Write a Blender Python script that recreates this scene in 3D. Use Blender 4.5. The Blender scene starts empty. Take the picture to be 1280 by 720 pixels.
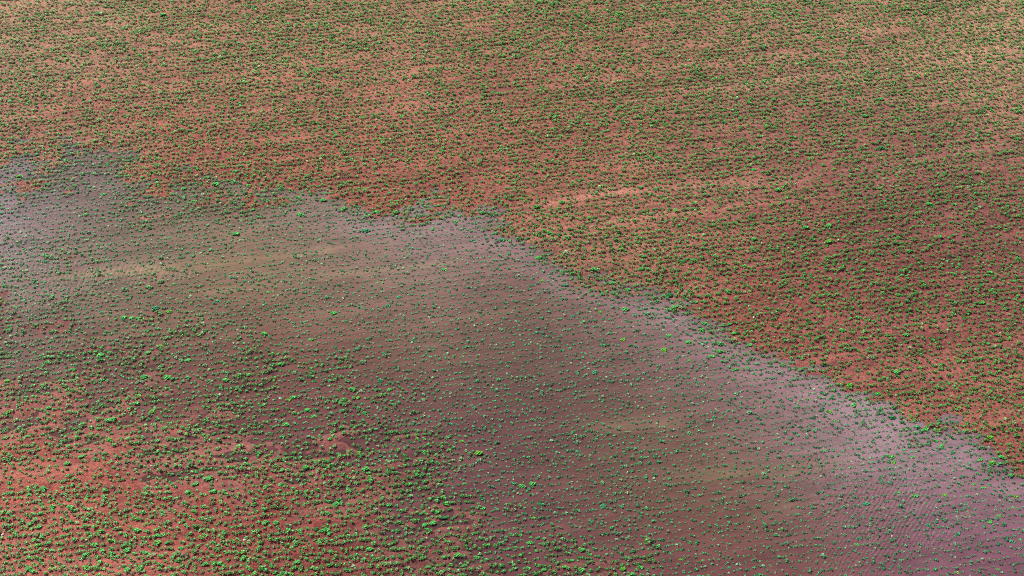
import bpy, math
import numpy as np

# ------------------------------------------------------------------ camera, sky, sun, exposure
scene = bpy.context.scene
C = scene.collection
H = 52.5                      # flying height of the camera, metres
PITCH = math.radians(40.0)    # below the horizon
FPX = 360.0 / math.tan(math.radians(10.0))
cam_d = bpy.data.cameras.new('camera')
cam_d.sensor_width = 36.0
cam_d.lens = 36.0 * FPX / 1280.0
cam_d.clip_start = 0.5
cam_d.clip_end = 12000
cam = bpy.data.objects.new('camera', cam_d)
C.objects.link(cam)
cam.location = (0, 0, H)
cam.rotation_euler = (math.radians(90) - PITCH, 0, 0)
scene.camera = cam
scene.render.engine = 'CYCLES'
scene.cycles.pixel_filter_type = 'BLACKMAN_HARRIS'
scene.cycles.filter_width = 0.8
scene.cycles.use_denoising = False

SUN_EL, SUN_AZ = math.radians(42), math.radians(-50)   # azimuth from +Y towards +X : beyond the field, left
scene.view_settings.view_transform = 'Standard'
scene.view_settings.look = 'None'
scene.view_settings.gamma = 1
scene.view_settings.exposure = 0.58
world = bpy.data.worlds.new('World')
scene.world = world
world.use_nodes = True
wn, wl = world.node_tree.nodes, world.node_tree.links
wn.clear()

class NG:
    """tiny node helper"""
    def __init__(s, tree): s.n, s.l = tree.nodes, tree.links
    def add(s, t, **kw):
        n = s.n.new(t)
        for k, v in kw.items(): setattr(n, k, v)
        return n
    def put(s, inp, v):
        if isinstance(v, bpy.types.NodeSocket): s.l.new(v, inp)
        else: inp.default_value = v
    def math(s, op, a, b=0.0, c=None, clamp=False):
        n = s.add('ShaderNodeMath', operation=op, use_clamp=clamp)
        s.put(n.inputs[0], a); s.put(n.inputs[1], b)
        if c is not None: s.put(n.inputs[2], c)
        return n.outputs[0]
    def mix(s, f, a, b, blend='MIX'):
        n = s.add('ShaderNodeMix', data_type='RGBA', blend_type=blend)
        s.put(n.inputs[0], f); s.put(n.inputs[6], a); s.put(n.inputs[7], b)
        return n.outputs[2]
    def noise(s, vec, scale, detail=3, rough=.55):
        n = s.add('ShaderNodeTexNoise')
        s.l.new(vec, n.inputs['Vector'])
        n.inputs['Scale'].default_value = scale; n.inputs['Detail'].default_value = detail
        n.inputs['Roughness'].default_value = rough
        return n.outputs['Fac']
    def ramp(s, f, a, b, lo=0.0, hi=1.0):
        n = s.add('ShaderNodeMapRange', interpolation_type='SMOOTHSTEP')
        s.put(n.inputs[0], f); n.inputs[1].default_value = a; n.inputs[2].default_value = b
        n.inputs[3].default_value = lo; n.inputs[4].default_value = hi
        return n.outputs[0]

def pix_dir(u, v):
    x, y, z = (u - 640.0) / FPX, 1.0, -(v - 360.0) / FPX
    yy = y * math.cos(PITCH) + z * math.sin(PITCH)
    zz = -y * math.sin(PITCH) + z * math.cos(PITCH)
    n = math.sqrt(x * x + yy * yy + zz * zz)
    return x / n, yy / n, zz / n

w = NG(world.node_tree)
sky = w.add('ShaderNodeTexSky', sky_type='NISHITA', sun_disc=False)
sky.sun_elevation = SUN_EL; sky.sun_rotation = SUN_AZ
sky.air_density = 1.0; sky.dust_density = 1.5; sky.ozone_density = 1.5
bg = w.add('ShaderNodeBackground'); bg.inputs[1].default_value = 0.07
w.l.new(sky.outputs[0], bg.inputs[0])
cl = w.add('ShaderNodeBackground'); cl.inputs[0].default_value = (.92, .88, 1.0, 1)
tc = w.add('ShaderNodeTexCoord')
cn = w.noise(tc.outputs['Generated'], 3.2, 5, .6)
cover = w.ramp(cn, .42, .70)
# bright spots added to the sky, aimed to mirror as lilac patches on water
lobes = None
for (u, v, wd, am) in ((1120, 585, .026, 1.0), (1185, 555, .022, .6), (1060, 520, .018, .5), (-20, 285, .035, .65), (540, 280, .04, .4), (960, 460, .03, .6), (850, 395, .025, .4)):
    d = pix_dir(u, v)
    dp = w.add('ShaderNodeVectorMath', operation='DISTANCE')
    w.l.new(tc.outputs['Generated'], dp.inputs[0]); dp.inputs[1].default_value = (d[0], d[1], -d[2])
    g = w.math('MULTIPLY', w.math('EXPONENT', w.math('MULTIPLY', w.math('POWER', w.math('DIVIDE', dp.outputs['Value'], wd), 2.0), -1.0)), am)
    lobes = g if lobes is None else w.math('ADD', lobes, g)
lobes = w.math('MULTIPLY', lobes, w.ramp(w.noise(tc.outputs['Generated'], 22.0, 3, .6), .40, .62, .25, 1.5))
cs = w.math('ADD', w.math('MULTIPLY', lobes, 6.5), w.math('MULTIPLY_ADD', cn, .42, .12))
w.l.new(cs, cl.inputs[1])
mx = w.add('ShaderNodeMixShader')
w.put(mx.inputs[0], w.math('ADD', w.math('MULTIPLY', cover, .7), lobes, clamp=True))
w.l.new(bg.outputs[0], mx.inputs[1]); w.l.new(cl.outputs[0], mx.inputs[2])
wo = w.add('ShaderNodeOutputWorld'); w.l.new(mx.outputs[0], wo.inputs[0])

sd = bpy.data.lights.new('sun', 'SUN')
sd.energy = 4.0; sd.angle = math.radians(2.5); sd.color = (1.0, .955, .89)
sun = bpy.data.objects.new('sun', sd); C.objects.link(sun)
sun.rotation_euler = (math.radians(90) - SUN_EL, 0, math.pi - SUN_AZ)

# ------------------------------------------------------------------ helpers
rng = np.random.default_rng(11)

def srgb(c):
    c = np.asarray(c, float) / 255.0
    return np.where(c <= .04045, c / 12.92, ((c + .055) / 1.055) ** 2.4)

def px_to_ground(u, v):
    u = np.asarray(u, float); v = np.asarray(v, float)
    x, z = (u - 640) / FPX, -(v - 360) / FPX
    yy = math.cos(PITCH) + z * math.sin(PITCH)
    zz = -math.sin(PITCH) + z * math.cos(PITCH)
    t = -H / zz
    return x * t, yy * t

def ground_to_px(x, y, z=0.0):
    x = np.asarray(x, float); y = np.asarray(y, float); zz = z - H
    d = y * math.cos(PITCH) - zz * math.sin(PITCH)
    up = y * math.sin(PITCH) + zz * math.cos(PITCH)
    d = np.maximum(d, 1.0)
    return 640 + FPX * x / d, 360 - FPX * up / d

def vnoise(x, y, seed):
    xi = np.floor(x).astype(np.int64); yi = np.floor(y).astype(np.int64)
    fx = x - xi; fy = y - yi
    fx = fx * fx * (3 - 2 * fx); fy = fy * fy * (3 - 2 * fy)
    def h(a, b):
        n = (a * 374761393 + b * 668265263 + seed * 974711) & 0xffffffff
        n = ((n ^ (n >> 13)) * 1274126177) & 0xffffffff
        n = ((n ^ (n >> 16)) * 2246822519) & 0xffffffff
        return ((n ^ (n >> 15)) & 0xffff) / 65535.0
    a = h(xi, yi) * (1 - fx) + h(xi + 1, yi) * fx
    b = h(xi, yi + 1) * (1 - fx) + h(xi + 1, yi + 1) * fx
    return (a * (1 - fy) + b * fy) * 2 - 1

def fbm(x, y, seed, octs=4, gain=.5):
    s = 0; a = 1; t = 0
    for i in range(octs):
        s = s + a * vnoise(x * 2 ** i, y * 2 ** i, seed + i * 17); t += a; a *= gain
    return s / t

ROW = math.radians(10.6)      # the drill rows run a little away from the camera towards the right
CR, SR = math.cos(ROW), math.sin(ROW)
def to_row(x, y): return x * CR + y * SR, -x * SR + y * CR      # along, across
def from_row(s, t): return s * CR - t * SR, s * SR + t * CR

# ------------------------------------------------------------------ what lies where in the field
SHORE = np.array([(-300, 205), (0, 222), (60, 214), (110, 207), (170, 222), (250, 240), (340, 246), (450, 262), (540, 268), (600, 272), (650, 300),
                  (690, 330), (760, 346), (830, 376), (880, 412), (930, 438), (1000, 466), (1060, 492), (1130, 518),
                  (1190, 545), (1240, 575), (1290, 600), (1600, 690)], float)
NEAR = np.array([(-300, 385), (0, 428), (80, 436), (160, 456), (240, 486), (320, 524), (380, 552), (470, 582), (540, 620), (600, 668),
                 (660, 720), (760, 800), (1000, 1000), (1600, 1400)], float)

def wet(x, y, side=False):
    """wetness: > 0 stands under water, < 0 drains dry"""
    u, v = ground_to_px(x, y)
    v = np.clip(v, -700, 1500); u = np.clip(u, -900, 2200)
    s, t = to_row(x, y)
    top = (v - np.interp(u, SHORE[:, 0], SHORE[:, 1]) + 3.0 * np.clip((520 - u) / 150, 0, 1)) / (22.0 + 22.0 * np.clip((420 - u) / 150, 0, 1))
    low = (np.interp(u, NEAR[:, 0], NEAR[:, 1]) - v) / 95.0
    m = np.minimum(top, low); lowside = np.clip((top - low) / 2.0 + .5, 0, 1)
    m = np.minimum(m, (u + 420) / 60.0); m = np.minimum(m, (1760 - u) / 60.0); m = np.minimum(m, (900 - v) / 60.)
    m = np.clip(m, -2.2, 2.4)
    n = fbm(s / 6.0, t / 3.6, 3, 4) * 1.2 + fbm(s / 1.5, t / 1.1, 8, 3) * 1.1 + fbm(s / .8, t / .6, 19, 2) * .9 + fbm(s / 2.6, t / 2.0, 23, 2) * .9 * np.exp(-(top / 1.6) ** 2)
    m = m + n * np.where(np.abs(m) < 1.8, 1.0, .5)
    def g(cu, cv, ru, rv): return np.exp(-(((u - cu) / ru) ** 2 + ((v - cv) / rv) ** 2))
    for (cu, cv, ru, rv, a) in ((50, 385, 130, 26, 1.3), (360, 575, 60, 18, .5), (184, 547, 14, 7, 1.9), (95, 528, 16, 8, 1.2), (372, 535, 30, 9, 1.3), (395, 490, 20, 10, .9),
                                (500, 668, 22, 9, 1.2), (618, 697, 24, 10, 1.4), (105, 252, 22, 10, .8), (395, 258, 25, 7, 1.0),
                                (625, 262, 30, 5, .9), (1190, 525, 22, 6, 1.0)):
        m = m + a * g(cu, cv, ru, rv)
    return (m, lowside, v - np.interp(u, SHORE[:, 0], SHORE[:, 1])) if side else m

def soil_z(x, y, w_=None):
    if w_ is None: w_ = wet(x, y)
    s, t = to_row(x, y)
    z = -np.where(w_ > 0, .020 * w_, .045 * w_)
    furrow = .012 * np.sin((t + .08 * fbm(s / 5, t / 5, 77, 2)) * 2 * math.pi / .72)
    clod = .022 * fbm(x / .55, y / .55, 21, 3) + .02 * fbm(s / 3.0, t / .6, 25, 2)
    k = np.where(w_ > 0.15, .4, 1.0)
    return z + (furrow + clod) * k

# colours as the eye sees them between the plants (pixel of the photograph, sRGB), interpolated over the field
SOIL = [(40,20,195,130,110),(300,60,188,114,96),(640,60,180,106,90),(1000,40,186,120,104),(1250,60,200,140,115),(80,150,188,114,98),
 (400,150,182,104,86),(700,150,165,86,72),(1000,150,160,88,80),(1250,170,172,100,88),(1150,240,138,72,68),(900,240,165,92,78),
 (650,210,165,84,70),(400,215,168,82,66),(100,195,172,92,76),(760,280,180,104,82),(1000,340,148,70,65),(1200,350,143,70,66),
 (1100,420,155,75,70),(1180,470,168,86,72),(1270,560,164,80,66),(900,390,160,78,62),(100,440,138,66,60),(250,470,125,68,66),
 (60,560,176,76,60),(150,580,174,76,60),(20,640,192,92,70),(150,650,172,74,58),(350,620,156,60,48),(450,640,148,62,52),
 (560,700,132,62,60),(60,700,190,96,80),(540,610,125,62,62),(1100,60,188,118,100),(520,20,188,118,100),(820,60,178,106,90),
 (1250,260,140,72,68),(600,130,176,98,82),(250,230,168,78,62),(520,240,165,76,60),(300,560,150,70,64),(640,400,125,80,75),(1250,690,125,70,80)]
WATER = [(30,290,138,110,128),(150,270,122,92,94),(300,280,122,90,88),(450,285,138,108,118),(560,290,146,112,122),(100,335,132,110,96),
 (200,338,142,120,98),(320,325,148,122,98),(420,310,142,116,100),(480,300,136,110,105),(100,385,115,84,86),(300,390,116,74,70),(480,368,134,90,84),(640,350,128,88,84),
 (640,440,106,80,76),(560,400,116,86,78),(750,420,112,80,80),(700,500,106,70,74),(850,400,142,106,112),(900,470,114,80,84),
 (960,455,152,108,120),(800,530,112,84,74),(870,590,116,86,76),(1000,600,120,88,80),(950,640,110,76,70),(1100,560,138,104,116),
 (1120,600,142,110,126),(1180,570,146,110,122),(1200,640,126,88,108),(1090,650,120,74,80),(900,690,116,68,76),(700,640,110,68,74),
 (650,560,106,70,78),(1250,600,136,94,118),(1230,690,122,74,96),(420,480,112,68,70),(540,560,110,68,74),(200,430,118,72,72),(1020,530,125,88,98),
 (620,300,140,104,112),(740,355,138,100,104),(1010,480,152,112,126)]
def field_col(x, y, pts, rad=105.0):
    u, v = ground_to_px(x, y)
    s, t = to_row(x, y)
    u = np.clip(u, -60, 1340) + 45 * fbm(x / 9, y / 9, 51, 3); v = np.clip(v, -40, 760) + 14 * fbm(s / 12, t / 4, 55, 3)
    acc = np.zeros(u.shape + (3,)); tot = np.zeros(u.shape)
    for (pu, pv, r, g, b) in pts:
        q = ((u - pu) / 1.7) ** 2 + (v - pv) ** 2
        wgt = np.exp(-q / (2 * (rad * .5) ** 2)) + 1e-4 / (1 + q / 1e4)
        acc += wgt[..., None] * srgb((r, g, b)); tot += wgt
    return acc / tot[..., None]

def bright_track(u, v):
    """pale compacted wheelings: distance-based strips in the photo's upper right"""
    out = np.zeros_like(u)
    for (pts, wd, a) in ((((590, 272), (760, 243), (1000, 226), (1290, 178)), 4.5, .9), (((640, 305), (800, 275), (960, 245)), 6, .5),
                         (((1020, 240), (1290, 205)), 3.5, .35), (((0, 604), (120, 588), (330, 556), (470, 540)), 7, .45),
                         (((-20, 12), (120, 2)), 8, .3), (((850, 118), (1290, 60)), 5, .35), (((300, 160), (640, 118), (900, 75)), 5, .25)):
        p = np.array(pts, float)
        vv = np.interp(u, p[:, 0], p[:, 1], left=-9999, right=-9999)
        out = np.maximum(out, a * np.exp(-((v - vv) / wd) ** 2))
    return out
def tan_streak(u, v):
    out = np.zeros_like(u)
    for (pts, wd, a) in ((((40, 352), (160, 340), (300, 328), (380, 318), (460, 304)), 7, .9), (((230, 368), (360, 350), (470, 338), (600, 325)), 5, .55),
                         (((560, 398), (640, 388), (720, 380)), 5, .4), (((620, 432), (700, 426)), 5, .4), (((700, 535), (900, 530)), 12, .4),
                         (((820, 600), (1000, 585), (1080, 575)), 12, .5), (((930, 640), (1040, 625)), 9, .5)):
        p = np.array(pts, float)
        vv = np.interp(u, p[:, 0], p[:, 1], left=-9999, right=-9999)
        e = np.clip(np.minimum(u - p[0, 0], p[-1, 0] - u) / 60, 0, 1)
        out = np.maximum(out, a * e * np.exp(-((v - vv) / (wd * .75)) ** 2))
    return out

ILLW = np.array([1.0, .98, 1.14])
ILL = np.array([1.28, 1.16, 1.28])       # how much of a surface's albedo reaches the picture under this light

def set_attr(me, name, arr):
    at = me.attributes.new(name, 'FLOAT_COLOR', 'POINT')
    a = np.ones((arr.shape[0], 4), np.float32); a[:, :arr.shape[1]] = arr
    at.data.foreach_set('color', a.ravel())

def grid_mesh(name, xs, ys, zfun):
    X, Y = np.meshgrid(xs, ys); x = X.ravel(); y = Y.ravel(); z = zfun(x, y)
    nx, ny = len(xs), len(ys)
    me = bpy.data.meshes.new(name)
    i = (np.arange(ny - 1)[:, None] * nx + np.arange(nx - 1)[None, :]).ravel()
    q = np.stack([i, i + 1, i + nx + 1, i + nx], 1)
    me.vertices.add(len(x)); me.vertices.foreach_set('co', np.stack([x, y, z], 1).astype(np.float32).ravel())
    me.loops.add(q.size); me.loops.foreach_set('vertex_index', q.ravel().astype(np.int32))
    me.polygons.add(len(q)); me.polygons.foreach_set('loop_start', (np.arange(len(q)) * 4).astype(np.int32))
    me.polygons.foreach_set('use_smooth', np.ones(len(q), bool))
    me.update(calc_edges=True)
    return me, x, y, z

def tri_mesh(name, V, F, col=None):
    me = bpy.data.meshes.new(name)
    me.vertices.add(len(V)); me.vertices.foreach_set('co', V.astype(np.float32).ravel())
    me.loops.add(F.size); me.loops.foreach_set('vertex_index', F.ravel().astype(np.int32))
    me.polygons.add(len(F)); me.polygons.foreach_set('loop_start', (np.arange(len(F)) * 3).astype(np.int32))
    me.update(calc_edges=True)
    if col is not None: set_attr(me, 'Col', col)
    return me

# ------------------------------------------------------------------ materials
def new_mat(name):
    m = bpy.data.materials.new(name); m.use_nodes = True; m.node_tree.nodes.clear()
    return m, NG(m.node_tree)

soil_m, g = new_mat('red_soil')
at = g.add('ShaderNodeAttribute', attribute_name='Col')
wt = g.add('ShaderNodeAttribute', attribute_name='Wet')
geo = g.add('ShaderNodeNewGeometry')
mp = g.add('ShaderNodeMapping'); mp.inputs['Rotation'].default_value = (0, 0, -ROW)
g.l.new(geo.outputs['Position'], mp.inputs['Vector'])
mp2 = g.add('ShaderNodeMapping'); mp2.inputs['Scale'].default_value = (.22, 1, 1)
g.l.new(mp.outputs[0], mp2.inputs['Vector'])
n_big = g.noise(mp2.outputs[0], .8, 4, .6)
n_str = g.noise(mp2.outputs[0], 4.0, 4, .65)
n_cl = g.noise(geo.outputs['Position'], 5.0, 5, .75)
n_fine = g.noise(geo.outputs['Position'], 14.0, 3, .75)
var = g.math('ADD', g.math('ADD', g.math('MULTIPLY', n_big, .55), g.math('MULTIPLY', n_str, .45)), g.math('ADD', g.math('MULTIPLY', n_cl, .75), g.math('MULTIPLY', n_fine, .95)))
val = g.ramp(var, 1.02, 1.68, .40, 1.50)
hsv = g.add('ShaderNodeHueSaturation')
g.l.new(at.outputs['Color'], hsv.inputs['Color']); g.l.new(val, hsv.inputs['Value'])
g.l.new(g.math('MULTIPLY_ADD', n_str, .28, .73), hsv.inputs['Saturation'])
g.l.new(g.math('MULTIPLY_ADD', n_cl, .03, .485), hsv.inputs['Hue'])
vor = g.add('ShaderNodeTexVoronoi'); vor.inputs['Scale'].default_value = 5.5
g.l.new(geo.outputs['Position'], vor.inputs['Vector'])
crumb = g.math('MULTIPLY', g.ramp(vor.outputs['Distance'], .10, .24, 1, 0), g.ramp(n_fine, .52, .66))
col = g.mix(g.math('MULTIPLY', crumb, .42), hsv.outputs[0], (.62, .36, .26, 1))
pr = g.add('ShaderNodeBsdfPrincipled')
g.l.new(col, pr.inputs['Base Color'])
g.l.new(g.ramp(wt.outputs['Fac'], .25, .95, .95, .6), pr.inputs['Roughness'])
g.l.new(g.ramp(wt.outputs['Fac'], .2, .9, .04, .12), pr.inputs['Specular IOR Level'])
bp = g.add('ShaderNodeBump'); bp.inputs['Distance'].default_value = .07
g.l.new(g.ramp(wt.outputs['Fac'], .3, .95, 1.0, .35), bp.inputs['Strength'])
g.l.new(g.math('ADD', g.math('ADD', n_cl, g.math('MULTIPLY', n_fine, .5)), g.math('MULTIPLY', n_str, .6)), bp.inputs['Height'])
g.l.new(bp.outputs[0], pr.inputs['Normal'])
g.l.new(pr.outputs[0], g.add('ShaderNodeOutputMaterial').inputs[0])

water_m, g = new_mat('muddy_water')
at = g.add('ShaderNodeAttribute', attribute_name='Col')          # colour of the sediment held in the water, with painted sky sheen
ma = g.add('ShaderNodeAttribute', attribute_name='Mask')         # r: turbidity, g,b: ripple patches
sp = g.add('ShaderNodeSeparateColor'); g.l.new(ma.outputs['Color'], sp.inputs[0])
geo = g.add('ShaderNodeNewGeometry')
mp = g.add('ShaderNodeMapping'); mp.inputs['Rotation'].default_value = (0, 0, -ROW); mp.inputs['Scale'].default_value = (1, 1, 1)
g.l.new(geo.outputs['Position'], mp.inputs['Vector'])
mps = g.add('ShaderNodeMapping'); mps.inputs['Scale'].default_value = (.2, 1, 1); g.l.new(mp.outputs[0], mps.inputs['Vector'])
def wave(rot, scale, dist):
    m = g.add('ShaderNodeMapping'); m.inputs['Rotation'].default_value = (0, 0, math.radians(rot)); g.l.new(geo.outputs['Position'], m.inputs['Vector'])
    wv = g.add('ShaderNodeTexWave', wave_type='BANDS', bands_direction='X', wave_profile='SIN')
    wv.inputs['Scale'].default_value = scale; wv.inputs['Distortion'].default_value = dist
    wv.inputs['Detail'].default_value = 1.5; wv.inputs['Detail Scale'].default_value = .35
    g.l.new(m.outputs[0], wv.inputs['Vector']); return wv.outputs['Fac']
w1 = g.math('MULTIPLY', wave(32, 1.9, 6.5), sp.outputs[1])
w2 = g.math('MULTIPLY', wave(4, 1.35, 6.5), sp.outputs[2])
nn = g.noise(mps.outputs[0], 2.2, 3, .6)
nf = g.noise(geo.outputs['Position'], 6.0, 3, .7)
hh = g.math('ADD', g.math('ADD', w1, w2), g.math('ADD', g.math('MULTIPLY', nn, .35), g.math('MULTIPLY', nf, .16)))
bp = g.add('ShaderNodeBump'); bp.inputs['Strength'].default_value = 1.0; bp.inputs['Distance'].default_value = .016
g.l.new(hh, bp.inputs['Height'])
vv = g.math('ADD', g.math('MULTIPLY', g.noise(mps.outputs[0], 1.1, 5, .65), .6), g.math('MULTIPLY', g.noise(mps.outputs[0], 5.0, 3, .6), .4))
hsv = g.add('ShaderNodeHueSaturation'); g.l.new(at.outputs['Color'], hsv.inputs['Color'])
g.l.new(g.ramp(vv, .3, .7, .72, 1.26), hsv.inputs['Value'])
df = g.add('ShaderNodeBsdfDiffuse'); g.l.new(hsv.outputs[0], df.inputs[0]); g.l.new(bp.outputs[0], df.inputs['Normal'])
tr = g.add('ShaderNodeBsdfTransparent'); tr.inputs[0].default_value = (.93, .97, .96, 1)
m1 = g.add('ShaderNodeMixShader'); g.l.new(sp.outputs[0], m1.inputs[0]); g.l.new(tr.outputs[0], m1.inputs[1]); g.l.new(df.outputs[0], m1.inputs[2])
fr = g.add('ShaderNodeFresnel'); fr.inputs['IOR'].default_value = 1.36; g.l.new(bp.outputs[0], fr.inputs['Normal'])
gl = g.add('ShaderNodeBsdfGlossy'); gl.inputs['Roughness'].default_value = .10; g.l.new(bp.outputs[0], gl.inputs['Normal'])
m2 = g.add('ShaderNodeMixShader'); g.l.new(fr.outputs[0], m2.inputs[0]); g.l.new(m1.outputs[0], m2.inputs[1]); g.l.new(gl.outputs[0], m2.inputs[2])
g.l.new(m2.outputs[0], g.add('ShaderNodeOutputMaterial').inputs[0])

leaf_m, g = new_mat('seedling_leaf')
at = g.add('ShaderNodeAttribute', attribute_name='Col')
geo = g.add('ShaderNodeNewGeometry')
nz = g.noise(geo.outputs['Position'], 14.0, 2, .5)
hsv = g.add('ShaderNodeHueSaturation'); g.l.new(at.outputs['Color'], hsv.inputs['Color']); g.l.new(g.ramp(nz, .3, .7, .75, 1.3), hsv.inputs['Value'])
pr = g.add('ShaderNodeBsdfPrincipled'); g.l.new(hsv.outputs[0], pr.inputs['Base Color'])
pr.inputs['Roughness'].default_value = .42; pr.inputs['Specular IOR Level'].default_value = .2
tl = g.add('ShaderNodeBsdfTranslucent'); g.l.new(hsv.outputs[0], tl.inputs[0])
ms = g.add('ShaderNodeMixShader'); ms.inputs[0].default_value = .14
g.l.new(pr.outputs[0], ms.inputs[1]); g.l.new(tl.outputs[0], ms.inputs[2])
g.l.new(ms.outputs[0], g.add('ShaderNodeOutputMaterial').inputs[0])

def stone_material():
    m, g = new_mat('pale_stone')
    geo = g.add('ShaderNodeNewGeometry')
    nz = g.noise(geo.outputs['Position'], 11.0, 4, .7)
    c = g.mix(g.ramp(nz, .35, .65), (.42, .34, .27, 1), (.68, .62, .54, 1))
    pr = g.add('ShaderNodeBsdfPrincipled'); g.l.new(c, pr.inputs['Base Color']); pr.inputs['Roughness'].default_value = .8
    g.l.new(pr.outputs[0], g.add('ShaderNodeOutputMaterial').inputs[0])
    return m

# ------------------------------------------------------------------ ground and water
STEP = .13
xs = np.concatenate([[-6000, -1500, -500, -200, -90], np.arange(-42, 42.01, STEP), [90, 200, 500, 1500, 6000]])
ys = np.concatenate([[-3000, -600, -100, 0, 25, 34], np.arange(39, 98, STEP), [104, 115, 150, 200, 320, 600, 1500, 4000, 9000]])
def gz(x, y):
    far = (np.abs(x) > 60) | (y < 30) | (y > 110)
    return np.where(far, .12, soil_z(x, y))
me, x, y, z = grid_mesh('ground', xs, ys, gz)
u, v = ground_to_px(x, y)
wv_ = wet(x, y)
base = field_col(x, y, SOIL)
far_ = np.clip((230 - v) / 200, 0, 1)[:, None]
base = base * (1 - far_ * np.array([.10, .10, .20]))
_, lowside, _ = wet(x, y, True)
wetc = np.clip((wv_ + .35 + 1.9 * lowside) / (.7 + 1.3 * lowside), 0, 1)                       # damp margin round the water
trk = bright_track(u, v) * (.65 + .5 * fbm(x / 1.5, y / 1.5, 90, 3))
base = base * (1 + .38 * np.clip(trk, 0, 1))[:, None] + np.clip(trk, 0, 1)[:, None] * np.array([.02, .035, .025])
mud = srgb((134, 70, 62))
ls_ = lowside[:, None]
wm = wetc[:, None] * (.50 - .12 * ls_)
base = base * (1 - wm) + (mud * ls_ + srgb((150, 98, 96)) * (1 - ls_)) * wm
set_attr(me, 'Col', base / ILL)
set_attr(me, 'Wet', np.repeat(wetc[:, None], 3, 1))
me.materials.append(soil_m)
ground = bpy.data.objects.new('ground', me); C.objects.link(ground); ground['kind'] = 'structure'

xs = np.arange(-50, 50.01, .25); ys = np.arange(30, 80, .25)
me, x, y, z = grid_mesh('water', xs, ys, lambda a, b: np.zeros_like(a))
u, v = ground_to_px(x, y)
s, t = to_row(x, y)
wv_, lws, dsh = wet(x, y, True)
silt_sheen = field_col(x, y, WATER)  # seen colours, sky reflection in the lilac parts included
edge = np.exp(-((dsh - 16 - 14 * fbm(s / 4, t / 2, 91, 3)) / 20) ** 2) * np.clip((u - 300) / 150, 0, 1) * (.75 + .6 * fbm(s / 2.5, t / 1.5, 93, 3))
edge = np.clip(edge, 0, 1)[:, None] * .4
silt_sheen = silt_sheen * (1 - edge) + srgb((164, 130, 146)) * edge  # pale lilac sky reflection painted along the far shore
ts = np.clip(tan_streak(u, v) * (1 + .8 * fbm(s / 6, t / 1.2, 61, 3)), 0, 1)
silt_sheen = silt_sheen * (1 - .42 * ts[:, None]) + srgb((166, 142, 114)) * .42 * ts[:, None]
turb = np.clip(.52 + .25 * wv_ - .28 * lws * np.clip(1.2 - wv_, 0, 1), .12, .80) + .12 * ts
def patch(cu, cv, ru, rv): return np.exp(-(((u - cu) / ru) ** 2 + ((v - cv) / rv) ** 2) ** 1.5)
brk = .5 + 1.0 * fbm(s / 2.5, t / 1.5, 31, 3)
r1 = np.clip((patch(1090, 650, 65, 40) + .6 * patch(1050, 700, 70, 35) + .2 * patch(1160, 675, 60, 25) + .5 * patch(1015, 580, 25, 14)) * (.1 + .9 * brk), 0, .6)
r2 = np.clip((1.0 * patch(150, 341, 75, 14) + .7 * patch(210, 345, 60, 10) + .5 * patch(60, 345, 40, 12) + .5 * patch(1085, 615, 30, 14) + .4 * patch(90, 372, 60, 14)) * (.1 + .9 * brk), 0, .6)
silt_sheen = silt_sheen * ((2.0 - np.clip(turb, 0, .92)) / 1.22 * (1 + .45 * lws * np.clip(1.3 - wv_, 0, 1)))[:, None]
set_attr(me, 'Col', silt_sheen / ILLW)
set_attr(me, 'Mask', np.stack([np.clip(turb, 0, .92), r1, r2], 1))
me.materials.append(water_m)
water = bpy.data.objects.new('water', me); C.objects.link(water); water['kind'] = 'structure'

# ------------------------------------------------------------------ seedlings
def seedling_template(seed, n_leaf, spread=1.0, heads=1):
    """unit seedling: about 1 across, .55 high; returns verts, faces, per-vertex leaf tone"""
    r = np.random.default_rng(seed)
    V, F, T = [], [], []
    for hd in range(heads):
        if heads > 1:
            a = 2 * math.pi * hd / heads + r.uniform(-.4, .4); cx, cy = .26 * math.cos(a) * r.uniform(.5, 1.2), .26 * math.sin(a) * r.uniform(.5, 1.2)
        else: cx = cy = 0
        hs = r.uniform(.8, 1.15)
        b = len(V)                                   # stem
        for zz, rr in ((-.35, .035), (.26 * hs, .022)):
            for k in range(3):
                an = k * 2.094; V.append((cx * (.4 if zz < 0 else 1) + rr * math.cos(an), cy * (.4 if zz < 0 else 1) + rr * math.sin(an), zz)); T.append(.55)
        for k in range(3):
            k2 = (k + 1) % 3
            F.append((b + k, b + k2, b + 3 + k)); F.append((b + k2, b + 3 + k2, b + 3 + k))
        for i in range(n_leaf):
            a = i * 2.4 + r.uniform(-.35, .35)
            lev = i / max(n_leaf - 1, 1)
            L = r.uniform(.40, .56) * (1.05 - .45 * lev) * spread
            Wd = L * r.uniform(.42, .58)
            z0 = (.10 + .32 * lev) * hs
            el = r.uniform(.0, .35) + .22 * lev
            d = np.array([math.cos(a), math.sin(a), 0]); sd = np.array([-math.sin(a), math.cos(a), 0])
            c0 = np.array([cx, cy, z0])
            p0 = c0 + d * .04
            pm = c0 + d * (L * .55) + np.array([0, 0, L * .55 * math.tan(el)])
            pt = c0 + d * L + np.array([0, 0, L * .62 * math.tan(el) - .05])
            up = np.array([0, 0, Wd * .30])
            roll = r.uniform(-.25, .25)
            b = len(V)
            V += [tuple(p0), tuple(pm + sd * Wd + up + np.array([0, 0, roll * Wd])), tuple(pt), tuple(pm - sd * Wd + up - np.array([0, 0, roll * Wd])), tuple(pm)]
            tn = r.uniform(.62, 1.2) * (.70 + .95 * lev ** 2)  # highlight on upper leaves and shade on lower ones put into the tone
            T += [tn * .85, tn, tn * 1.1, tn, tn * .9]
            F += [(b, b + 4, b + 1), (b + 1, b + 4, b + 2), (b, b + 3, b + 4), (b + 3, b + 2, b + 4)]
    return np.array(V, float), np.array(F, np.int64), np.array(T, float)

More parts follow.
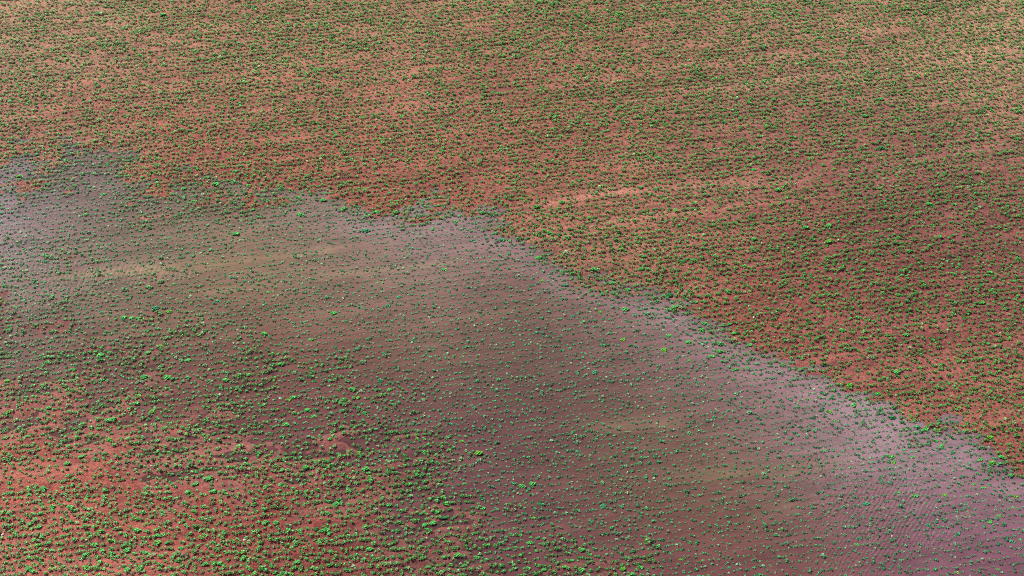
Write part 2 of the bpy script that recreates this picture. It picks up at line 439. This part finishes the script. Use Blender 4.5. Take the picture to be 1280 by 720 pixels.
small = [seedling_template(100 + i, 6) for i in range(8)]
big = [seedling_template(200 + i, 7, 1.0, 3 + i % 3) for i in range(8)]

# greens (albedo)
G_BRIGHT = np.array([.075, .360, .070]); G_MID = np.array([.060, .285, .052]); G_OLIVE = np.array([.085, .290, .052])
G_TEAL = np.array([.045, .260, .115]); G_YEL = np.array([.11, .36, .035]); G_DARK = np.array([.035, .19, .05]); G_PALE = np.array([.38, .54, .30])

# seedlings read from the photograph: (u, v, width in px, tone)  b bright, y yellow-green, d dark, t teal
FOUND = """1115,522,14,d 1067,506,11,b 1010,499,10,y 1035,514,11,y 1042,526,8,b 1157,536,12,b 1174,526,9,d 1237,547,12,y 1120,467,13,b 1132,421,12,b
1052,415,13,b 1062,482,13,y 1097,492,11,b 1177,557,10,b 1115,571,14,b 1140,571,10,b 1225,574,11,b 1251,571,11,b 1170,551,8,b 1130,562,9,b
1125,569,8,b 1117,578,10,y 1119,584,7,b 1095,580,7,y 1240,578,12,y 1264,594,10,b 1144,619,14,b 1180,618,11,y 1122,615,8,b 1082,629,13,t
1210,639,9,y 1206,629,12,t 1269,620,11,y 1267,634,11,b 1249,644,10,b 1237,652,11,b 1195,715,11,y 1247,711,10,b 1257,704,9,b 1071,680,12,b
1160,656,11,t 1197,667,11,t 1175,588,7,b 1166,584,10,b 1149,590,8,b 1229,609,10,b 1217,605,9,b 1062,701,8,b 1165,621,8,d 1275,674,8,b
662,678,12,b 663,671,8,b 667,647,9,y 727,687,13,b 726,712,13,b 706,709,9,b 715,700,9,b 737,693,9,b 851,699,10,y 779,711,11,y
800,709,12,b 790,717,12,b 734,717,7,b 644,684,8,b 754,632,14,t 851,571,7,t 722,564,11,t 911,709,9,t 879,700,8,b 650,669,8,b
680,712,10,b 660,710,10,b 652,607,12,b 666,604,14,b 457,586,13,b 461,591,9,b 449,565,8,y 475,570,9,d 512,605,11,b 541,654,13,b
531,656,11,b 534,662,9,b 546,640,10,b 555,647,11,d 554,620,9,b 599,566,15,y 580,604,9,b 412,668,11,b 408,663,12,b 487,631,12,b
420,630,13,b 332,655,13,b 345,655,11,b 351,606,10,b 332,610,10,b 382,584,12,b 352,589,10,b 372,704,12,b 535,709,9,b 555,697,9,b
572,694,15,b 596,697,12,b 462,687,13,b 580,707,10,b 592,667,9,b 604,635,10,b 49,660,12,b 38,657,10,b 52,632,9,b 88,636,13,b
47,684,13,y 37,712,12,b 140,694,12,b 147,698,10,b 172,665,14,b 197,671,12,b 197,680,13,y 160,690,13,b 182,693,11,b 107,696,11,b
107,711,11,y 80,710,9,b 227,687,10,b 257,707,12,b 176,712,13,b 210,680,11,b 242,640,9,b 34,546,11,b 136,550,11,y 85,580,12,b
102,572,11,b 12,605,10,b 37,620,11,b 54,612,11,b 66,635,12,b 245,605,11,b 262,598,13,b 267,615,12,b 235,616,11,b 305,699,12,b
275,706,11,b 160,714,11,b 51,644,10,b 155,396,13,b 165,397,11,b 172,398,9,b 212,390,12,y 195,385,14,t 135,526,12,b 142,524,11,b
191,514,11,y 185,441,11,b 200,432,9,y 126,444,14,b 171,504,12,b 59,452,9,b 92,462,10,b 210,471,15,b 180,471,13,b 127,475,10,b
235,450,13,b 61,510,10,b 11,516,9,y 282,475,12,b 9,476,11,y 417,391,13,b 367,496,13,b 360,500,10,y 440,487,14,b 448,497,9,y
430,500,12,b 352,455,12,b 384,512,12,b 392,520,12,b 357,530,14,b 455,516,9,b 475,475,12,t 330,417,12,b 389,424,11,b 489,540,9,b
412,549,9,b 577,551,9,y 565,530,11,t 487,487,10,b 835,419,13,b 830,437,13,y 861,450,9,b 845,383,9,b 860,427,13,b 917,417,10,b
900,430,13,b 880,404,11,b 890,445,12,b 899,439,11,b 779,424,12,y 787,431,10,d 852,459,8,d 744,465,13,t 750,390,9,y 782,386,14,b
920,461,10,b 934,459,8,b 917,474,11,d 899,492,8,y 952,500,9,y 937,431,10,b 826,489,10,t 716,395,10,t 877,412,11,b 912,405,9,b
861,479,10,d 742,337,11,b 765,353,9,b 785,362,10,b 802,337,11,b 837,369,12,d 672,322,11,b 670,260,11,t 685,292,9,y 702,255,11,b
805,322,10,t 677,350,10,y 707,356,10,t 910,365,10,b 942,301,11,b 800,236,10,t 942,214,10,b 1095,291,8,y 1135,316,12,t 1079,330,11,t
1035,284,13,b 1035,304,12,y 1227,380,12,t 1122,370,10,b 1007,286,12,b 972,239,13,b 1160,257,12,b 1192,257,10,b 1237,342,12,b 1272,272,9,y
294,215,10,b 269,231,14,b 230,236,10,b 316,262,9,b 375,268,14,b 430,261,12,b 405,250,12,b 471,265,11,b 295,292,15,b 457,288,16,t
212,297,8,b 510,314,9,d 482,316,8,b 471,352,8,b 272,376,12,t 336,365,10,b 375,284,8,b 242,251,8,b 372,247,10,b 391,289,8,t
651,250,7,t 541,286,9,b 569,277,9,b 555,337,11,b 627,300,12,t 602,266,12,b 687,293,10,b 499,371,12,t 495,266,12,b 485,382,11,t
520,231,7,b 675,322,9,b 590,300,9,t 81,72,9,t 100,166,9,t 131,11,8,t 204,20,12,b 37,129,8,b 291,126,11,t 1100,187,14,d
1100,126,12,t 1235,79,12,t 1080,147,12,t 1197,44,9,y 178,222,8,t 25,220,12,y 215,243,9,b 130,243,12,b 108,268,10,b 58,327,10,t""".split()
TONES = {'m': G_MID * 1.1, 'b': G_BRIGHT, 'y': G_YEL, 'd': G_DARK, 't': G_TEAL}
found = []
for f in FOUND:
    a = f.split(','); found.append((float(a[0]), float(a[1]), float(a[2]), a[3]))
found = found[:300]

def density(u, v, x, y, wt_):
    """share of sowing places that carry a seedling"""
    d = np.full(u.shape, .80)
    def g(cu, cv, ru, rv): return np.exp(-(((u - cu) / ru) ** 2 + ((v - cv) / rv) ** 2))
    for (cu, cv, ru, rv, a) in ((60, 680, 150, 60, .45), (250, 700, 220, 45, .30), (450, 640, 150, 60, .12), (120, 600, 170, 16, -.38), (300, 560, 160, 16, -.20), (60, 420, 120, 22, -.35),
        (250, 408, 140, 10, -.35), (150, 340, 160, 16, -.50), (320, 326, 110, 12, -.62), (430, 308, 90, 10, -.55), (380, 350, 160, 10, -.35), (20, 290, 60, 40, -.45),
        (520, 300, 60, 14, -.35), (840, 475, 60, 14, -.40), (720, 490, 70, 14, -.40), (810, 535, 80, 20, -.40), (740, 520, 90, 12, -.3), (880, 600, 70, 16, -.30),
        (1130, 600, 70, 26, -.45), (1170, 535, 50, 12, -.30), (1110, 545, 50, 18, -.25), (940, 455, 40, 12, -.25), (900, 660, 60, 14, -.25), (450, 560, 70, 10, -.35),
        (380, 540, 45, 10, -.45), (1240, 600, 30, 25, -.2), (1190, 660, 60, 20, -.15), (1020, 390, 80, 12, -.2), (600, 440, 140, 40, .10),
        (270, 235, 120, 14, .15), (840, 420, 70, 30, .12), (690, 210, 120, 20, .1), (600, 385, 80, 10, -.3), (100, 375, 120, 14, -.2), (160, 545, 60, 10, -.15)):
        d = d + a * g(cu, cv, ru, rv)
    d = d - .40 * bright_track(u, v) + .25 * np.exp(-((v - np.interp(u, SHORE[:, 0], SHORE[:, 1]) + 2) / 22) ** 2) + .22 * np.clip(wt_, 0, 1)
    return d

gsx, gsy = px_to_ground(np.array([-60, 1340, -60, 1340]), np.array([-40, -40, 760, 760]))
ss, tt = to_row(gsx, gsy)
rows = np.arange(tt.min(), tt.max(), .365)
along = np.arange(ss.min(), ss.max(), .135)
S, Tt = np.meshgrid(along, rows)
S = S.ravel() + rng.uniform(-.085, .085, S.size); Tt = Tt.ravel() + rng.normal(0, .075, S.size) + .12 * fbm(S / 4, Tt.ravel() / 4, 70, 2)
X, Y = from_row(S, Tt)
U, Vv = ground_to_px(X, Y)
keep = (U > -50) & (U < 1330) & (Vv > -30) & (Vv < 750)
X, Y, U, Vv, S, Tt = (a[keep] for a in (X, Y, U, Vv, S, Tt))
W_ = wet(X, Y)
cl1 = fbm(S / 1.1, Tt / .55, 40, 3); cl2 = fbm(S / 6, Tt / 2.0, 44, 3)
P = density(U, Vv, X, Y, W_) * (1.16 + .52 * np.clip(W_ * 2, 0, 1) + .68 * cl1 + .32 * cl2) * (1 + .0 * np.clip((330 - Vv) / 260, 0, 1))
keep = rng.random(len(X)) < P
X, Y, U, Vv, S, Tt, W_, cl1, cl2 = (a[keep] for a in (X, Y, U, Vv, S, Tt, W_, cl1, cl2))
# leave room for the seedlings placed one by one
fu = np.array([f[0] for f in found]); fv = np.array([f[1] for f in found]); fw = np.array([f[2] for f in found])
fx, fy = px_to_ground(fu, fv)
ok = np.ones(len(X), bool)
for a, b, c, d in zip(fx, fy, fw, fv):
    r = c * .5 * .033 * (1 + (720 - d) / 900) * .8
    ok &= ((X - a) ** 2 + (Y - b) ** 2) > r * r
X, Y, U, Vv, S, Tt, W_, cl1, cl2 = (a[ok] for a in (X, Y, U, Vv, S, Tt, W_, cl1, cl2))
N = len(X)
size = np.exp(rng.normal(math.log(.186), .17, N)) * (1 + .20 * cl1) * (1 + .12 * np.clip((250 - Vv) / 250, 0, 1))
deep = np.clip((W_ - .35) / 1.0, 0, 1)
size *= 1 - .16 * deep
size *= 1 + .05 * np.clip((Vv - 560) / 120, 0, 1) * np.clip((500 - U) / 200, 0, 1)
# colour of each plant
top = np.clip((330 - Vv) / 300, 0, 1)[:, None]
bl = np.clip((Vv - 380) / 250, 0, 1)[:, None] * np.clip((750 - U) / 600, 0, 1)[:, None]
colr = G_MID * (1 - top) + (G_MID * .35 + G_OLIVE * .65) * top
colr = colr * (1 - .6 * bl) + G_BRIGHT * .6 * bl
big_tuft = np.clip((size - .23) / .07, 0, 1)[:, None]
colr = colr * (1 - .55 * big_tuft) + G_BRIGHT * .55 * big_tuft
colr = colr * (1 - .75 * deep[:, None]) + G_TEAL * .75 * deep[:, None]
pal = (rng.random(N) < .05 + .09 * deep)[:, None] * rng.uniform(.2, .55, (N, 1))
colr = colr * (1 - pal) + G_PALE * pal
yl = (rng.random(N) < .025)[:, None] * .6
colr = colr * (1 - yl) + G_YEL * yl
colr *= rng.uniform(.6, 1.3, (N, 1)) * np.array([1, 1, 1]) * (1 + rng.uniform(-.12, .12, (N, 3)))
Z = np.maximum(soil_z(X, Y, W_), -.030 - .035 * (rng.random(N) < .3))
hz = rng.uniform(.8, 1.25, N)
rot = rng.uniform(0, 2 * math.pi, N)
tix = rng.integers(0, len(small), N)
VV, FF, CC = [], [], []; off = 0
for k, (tv, tf, tt_) in enumerate(small):
    m = np.where(tix == k)[0]
    if not len(m): continue
    c, s_ = np.cos(rot[m])[:, None], np.sin(rot[m])[:, None]
    sz = size[m][:, None]
    vx = (tv[:, 0] * c - tv[:, 1] * s_) * sz + X[m][:, None]
    vy = (tv[:, 0] * s_ + tv[:, 1] * c) * sz + Y[m][:, None]
    vz = tv[:, 2][None, :] * sz * hz[m][:, None] + Z[m][:, None]
    VV.append(np.stack([vx, vy, vz], 2).reshape(-1, 3))
    FF.append((tf[None] + (np.arange(len(m)) * len(tv))[:, None, None] + off).reshape(-1, 3))
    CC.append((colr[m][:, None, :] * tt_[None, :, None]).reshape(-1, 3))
    off += len(m) * len(tv)
me = tri_mesh('seedlings', np.concatenate(VV), np.concatenate(FF), np.concatenate(CC))
me.materials.append(leaf_m)
o = bpy.data.objects.new('seedlings', me); C.objects.link(o)
o['kind'] = 'stuff'; o['category'] = 'seedlings'
o['label'] = 'thousands of small green crop seedlings in broken rows over red soil and floodwater'
print('SEEDLINGS', N)

# the 300 that show largest, each a plant of its own
protos = {}
for k in 'bydtm':
    for i, (tv, tf, tt_) in enumerate(big):
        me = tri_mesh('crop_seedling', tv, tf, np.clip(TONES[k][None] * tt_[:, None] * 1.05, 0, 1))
        me.materials.append(leaf_m); protos[k, i] = me
WORD = {'m': 'mid green', 'b': 'bright green', 'y': 'yellow-green', 'd': 'dark green', 't': 'blue-green'}
ONES = 'zero one two three four five six seven eight nine ten eleven twelve thirteen fourteen fifteen sixteen seventeen eighteen nineteen'.split()
TENS = 'x x twenty thirty forty fifty sixty seventy eighty ninety'.split()
def words(n): return ONES[n] if n < 20 else (TENS[n // 10] + ('-' + ONES[n % 10] if n % 10 else '') if n < 100 else 'a hundred')
def zone(u, v, wv):
    if wv < -.6:
        if float(bright_track(np.array([u]), np.array([v]))[0]) > .3: return 'beside a pale wheel track'
        return 'on bare red soil'
    if wv < .1: return 'on damp mud by the water'
    if float(tan_streak(np.array([u]), np.array([v]))[0]) > .35: return 'in tan silty water'
    if (u - 1090) ** 2 / 70 ** 2 + (v - 655) ** 2 / 45 ** 2 < 1: return 'in rippled water'
    if u > 1040 and v > 500: return 'in lilac water'
    return 'in shallow brown water' if wv < 1.2 else 'half sunk in brown water'
seen = set()
first = None
fz = wet(fx, fy); fsz = soil_z(fx, fy, fz)
for i, (u_, v_, wd, tone) in enumerate(found):
    gx, gy = float(fx[i]), float(fy[i])
    if tone == 't' and fz[i] < 0: tone = 'm'
    mpp = (gy * math.cos(PITCH) + H * math.sin(PITCH)) / FPX
    sz = wd * mpp / 1.4
    me = protos[tone, int(rng.integers(0, 8))]
    if first is None: o = bpy.data.objects.new('crop_seedling', me); first = o
    else: o = first.copy(); o.data = me
    C.objects.link(o)
    o.location = (gx, gy - sz * .12, float(fsz[i]))
    q = sz * .82
    o.scale = (q * 1.12, q * rng.uniform(.8, .95), q * rng.uniform(.62, .8)); o.rotation_euler = (0, 0, ROW + rng.uniform(-.25, .25) + (math.pi if rng.random() < .5 else 0))
    pu, pv = round(u_ / 12.8), round(v_ / 7.2)
    while (pu, pv) in seen: pv = pv + 1 if v_ / 7.2 > pv else pv - 1
    seen.add((pu, pv))
    sw = 'small' if wd < 9 else ('broad' if wd > 12 else '')
    o['label'] = ' '.join(('%s %s seedling %s, %s percent across, %s percent down' % (sw, WORD[tone], zone(u_, v_, fz[i]), words(pu), words(pv))).split())
    o['category'] = 'seedling'; o['group'] = 'the largest crop seedlings in the field'

# ------------------------------------------------------------------ pale stones
STONES = [(131, 97, 3.4), (275, 493, 5), (350, 498, 5), (297, 412, 4), (942, 399, 4), (4, 670, 5), (279, 20, 2.6), (306, 676, 5), (1115, 670, 3.4),
          (976, 300, 3.6), (642, 599, 3.4), (602, 24, 2.6), (1070, 6, 2.8), (1250, 418, 3.2), (189, 583, 3.4), (403, 558, 3), (214, 45, 2.6)]
stm = stone_material()
def stone_mesh(seed):
    import bmesh
    bm = bmesh.new(); bmesh.ops.create_icosphere(bm, subdivisions=2, radius=.5)
    r = np.random.default_rng(seed); k = r.uniform(-1, 1, (5, 3)); ph = r.uniform(0, 6, 5)
    for v_ in bm.verts:
        d = np.array(v_.co); n = sum(math.sin(float(np.dot(d, k[j]) * 6 + ph[j])) for j in range(5)) * .05
        v_.co = v_.co * (1 + n); v_.co.z *= .62; v_.co.x *= 1.15
        if v_.co.z < -.12: v_.co.z = -.12
    me = bpy.data.meshes.new('stone'); bm.to_mesh(me); bm.free(); me.materials.append(stm)
    return me
sms = [stone_mesh(i) for i in range(4)]
SL = ['pale stone on red soil in the upper left of the field', 'white stone lying among seedlings left of centre, beside wet mud', 'cream stone on damp mud near a small puddle, left of centre',
      'yellowish stone in muddy water above the wet mud, left of centre', 'white stone on red soil just above the water edge, right of centre', 'white stone at the very left edge, lower part',
      'tiny pale stone near the top edge, left quarter', 'pale stone on red soil near the bottom, left quarter', 'white stone in rippled water at lower right',
      'pale stone on red soil in the right half, middle height', 'pale stone in muddy water just below centre', 'tiny white stone near the top edge, left of centre',
      'tiny white stone at the top edge, right part', 'pale stone on red soil close to the right edge', 'pale stone on the bare reddish strip, lower left',
      'small pale stone beside mud puddle, below and left of centre', 'tiny pale stone in the upper left, below the top edge']
for i, (u_, v_, wd) in enumerate(STONES):
    gx, gy = (float(a) for a in px_to_ground(u_, v_)); mpp = (gy * math.cos(PITCH) + H * math.sin(PITCH)) / FPX
    o = bpy.data.objects.new('stone', sms[i % 4]); C.objects.link(o)
    sz = wd * mpp * .72
    o.location = (gx, gy, max(float(soil_z(np.array([gx]), np.array([gy]))[0]), -.02) + .08 * sz); o.scale = (sz,) * 3; o.rotation_euler = (0, 0, i * 1.3)
    o['label'] = SL[i]; o['category'] = 'stone'; o['group'] = 'pale stones scattered over the field'
